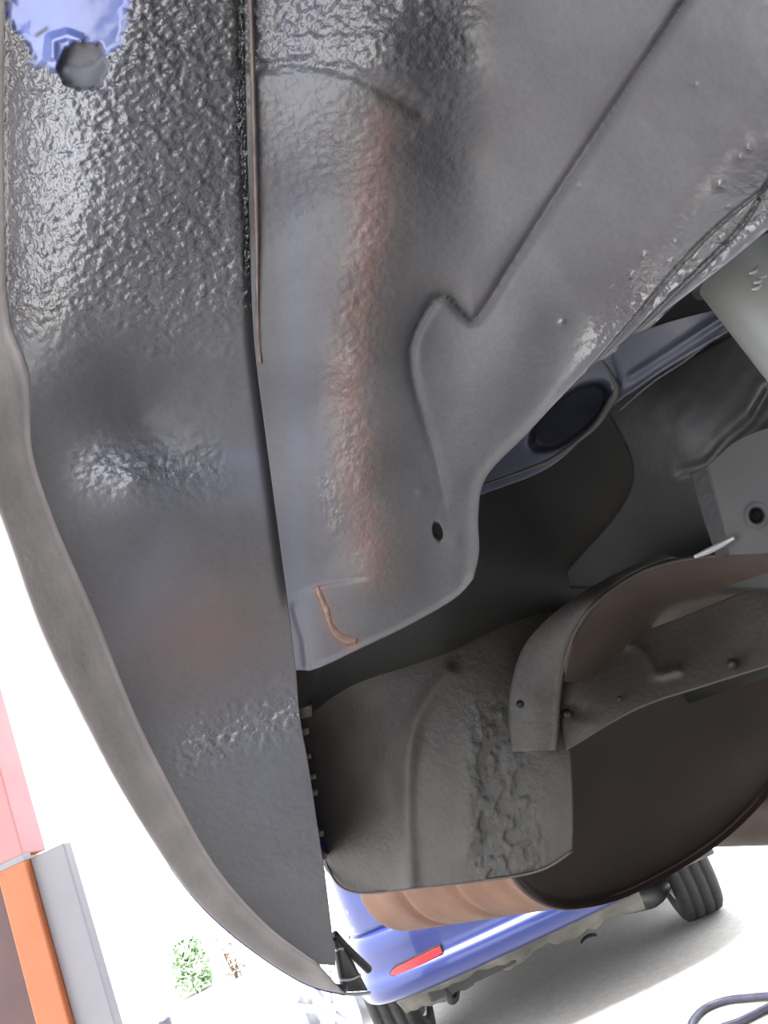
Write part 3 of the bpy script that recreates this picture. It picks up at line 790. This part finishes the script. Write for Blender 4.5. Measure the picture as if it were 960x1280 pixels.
# wheels
def wheel(parent, x, y, r=.29, w=.18, face=-1, detail=True):
    hw = w / 2
    ty = lathe('tyre', [(-hw*.8, r*.64), (-hw*.98, r*.74), (-hw, r*.84), (-hw*.93, r*.93), (-hw*.8, r*.985), (-hw*.55, r), (-hw*.5, r*.975), (-hw*.44, r*.975), (-hw*.4, r), (-hw*.08, r), (-hw*.05, r*.975), (hw*.05, r*.975), (hw*.08, r), (hw*.4, r), (hw*.44, r*.975), (hw*.5, r*.975), (hw*.55, r), (hw*.8, r*.985), (hw*.93, r*.93), (hw, r*.84), (hw*.98, r*.74), (hw*.8, r*.64)], (x, y, r), RUBBER, parent, 64)
    lathe('rim', [(-hw*.85, r*.66), (-hw*.8, r*.62), (-hw*.3, r*.57), (hw*.3, r*.57), (hw*.8, r*.62), (hw*.85, r*.66), (hw*.7, r*.60), (hw*.3, r*.54), (-hw*.3, r*.54), (-hw*.7, r*.60)], (x, y, r), ALLOY, parent, 64)
    fx = x + face * hw * .62
    lathe('hub', [(-.02, .01), (-.022, r*.16), (.02, r*.2), (.02, .01)], (fx, y, r), ALLOY, parent, 32)
    for k in range(5):
        an = 2*math.pi*k/5 + .3
        d = np.array([0, math.cos(an), math.sin(an)]); s = np.array([0, -math.sin(an), math.cos(an)])
        V = []
        for (rad, hw_, th) in ((r*.12, r*.075, .014), (r*.35, r*.06, .012), (r*.6, r*.085, .010)):
            c = np.array([fx, y, r]) + d * rad
            for (ss, tx) in ((-1, -1), (1, -1), (1, 1), (-1, 1)):
                V.append(c + s * hw_ * ss + np.array([th * tx, 0, 0]))
        F = grid_faces(3, 4, True) + [(0, 1, 2, 3), (8, 9, 10, 11)]
        mesh_obj('spoke', V, F, ALLOY, parent, smooth=False, bevel=.004)
    lathe('brake_drum', [(-.04, .01), (-.04, r*.42), (.04, r*.45), (.04, .01)], (x - face * .02, y, r), CHASSIS, parent, 32)
for k, (x, y) in enumerate(WHEELS):
    wheel(bc, x, y, r=.305, w=.2, face=-1 if x < 0 else 1)

# ------------------------------------------------------------------ loose alloy wheel standing on the floor
lw = empty('wheel_rim', (0, 0, 0))
tag(lw, 'bare silver alloy wheel rim standing upright beside the blue car', 'wheel')
lathe('rim', [(-.085, .255), (-.075, .235), (-.03, .215), (.03, .215), (.075, .235), (.085, .255), (.07, .228), (.03, .205), (-.03, .205), (-.07, .228)], (0, 0, 0), ALLOY, lw, 64)
lathe('hub', [(.03, .01), (.028, .045), (.06, .05), (.062, .01)], (0, 0, 0), ALLOY, lw, 32)
for k in range(7):
    an = 2*math.pi*k/7 + .2
    d = np.array([0, math.cos(an), math.sin(an)]); sd = np.array([0, -math.sin(an), math.cos(an)]); V = []
    for (rad, hw_, th) in ((.035, .02, .014), (.12, .016, .012), (.225, .024, .010)):
        for (ss, tx) in ((-1, -1), (1, -1), (1, 1), (-1, 1)):
            V.append(np.array([.045, 0, 0]) + d * rad + sd * hw_ * ss + np.array([th * tx, 0, 0]))
    mesh_obj('spoke', V, grid_faces(3, 4, True) + [(0, 1, 2, 3), (8, 9, 10, 11)], ALLOY, lw, smooth=False, bevel=.004)
lw.location = (-1.25, 4.55, .256); lw.rotation_euler = (0, 0, math.radians(-125))

# ------------------------------------------------------------------ hose, fallen leaf
hp = [on_plane(x, y, 2, .012) for x, y in ((860, 1300), (866, 1276), (882, 1260), (905, 1251), (935, 1247), (965, 1245), (1010, 1250), (1010, 1262), (975, 1253), (955, 1262), (925, 1277), (900, 1286), (870, 1320))]
tag(tube('hose', hp, .011, HOSE, None, 160, 12), 'thin dark hose looped on the pale floor', 'hose')
lp = on_plane(738, 1178, 2, 0.0)
V = []; n = 9
for k in range(n):
    u = k / (n - 1); wd = .022 * math.sin(math.pi * u) ** .8
    for s in (-1, 0, 1):
        V.append(lp + np.array([-.045 + .09 * u, s * wd, .010 + .012 * abs(s) + .012 * math.sin(3 * u)]))
tag(mesh_obj('fallen_leaf', V, grid_faces(n, 3), HOSE, None, thick=.001), 'small dark curled leaf lying on the floor near the tyre', 'leaf')

# ------------------------------------------------------------------ shrubs and bollard outside
def shrub(name, label, base, w, hgt, mat, n, seed):
    rg = random.Random(seed)
    e = empty(name, tuple(base)); tag(e, label, 'shrub')
    V, F = [], []
    for k in range(n):
        u = rg.random(); a = rg.random() * 6.283; rad = w / 2 * math.sqrt(rg.random()) * (.55 + .45 * math.sin(math.pi * min(1, u * .8 + .2)))
        c = np.array(base) + np.array([rad * math.cos(a), rad * math.sin(a), .06 + u * hgt])
        d = np.array([rg.gauss(0, 1), rg.gauss(0, 1), rg.gauss(0, .7)]); d /= np.linalg.norm(d)
        s = np.cross(d, [.3, .2, .9]); s /= np.linalg.norm(s); L = .05 + .05 * rg.random()
        i = len(V); nn = np.cross(d, s) * L * .15
        V += [c - d * L, c + s * L * .4 + nn, c + d * L, c - s * L * .4 + nn]; F += [(i, i+1, i+2), (i, i+2, i+3)]
    fo = mesh_obj('foliage', V, F, mat, e, smooth=False); fo['kind'] = 'stuff'
    for k in range(3):
        a = k * 2.1
        tube('stem', [np.array(base), np.array(base) + np.array([.05 * math.cos(a), .05 * math.sin(a), hgt * .4]), np.array(base) + np.array([.16 * w * math.cos(a), .16 * w * math.sin(a), hgt * .8])], [.015, .012, .006], BARK, e, 10, 6)
gb = on_plane(248, 1240, 2, 0)
shrub('leafy_shrub', 'green leafy shrub growing outside in the glare', gb, .50, .56, LEAF, 900, 1)
gb = on_plane(296, 1222, 2, 0)
shrub('dry_shrub', 'pale brown shrub outside beside the green shrub', gb, .4, .45, DRY, 160, 2)
gb = on_plane(213, 1300, 2, 0)
bl = empty('bollard', tuple(gb)); tag(bl, 'dark round-topped bollard standing outside below the green shrub', 'bollard')
tp = on_plane(213, 1268, 1, gb[1])
H = tp[2]
def zlathe(name, prof, base, m, parent):
    V = []; seg = 24
    for k in range(seg):
        an = 2*math.pi*k/seg
        for r, z in prof: V.append((base[0] + r*math.cos(an), base[1] + r*math.sin(an), base[2] + z))
    n = len(prof); F = []
    for k in range(seg):
        for i in range(n - 1): F.append((k*n+i, ((k+1)%seg)*n+i, ((k+1)%seg)*n+i+1, k*n+i+1))
    return mesh_obj(name, V, F, m, parent)
zlathe('bollard_post', [(.001, 0), (.055, 0), (.055, H*.85)], gb, HOSE, bl)
zlathe('bollard_cap', [(.055, H*.85), (.06, H*.86), (.057, H*.92), (.04, H*.98), (.001, H)], gb, HOSE, bl)
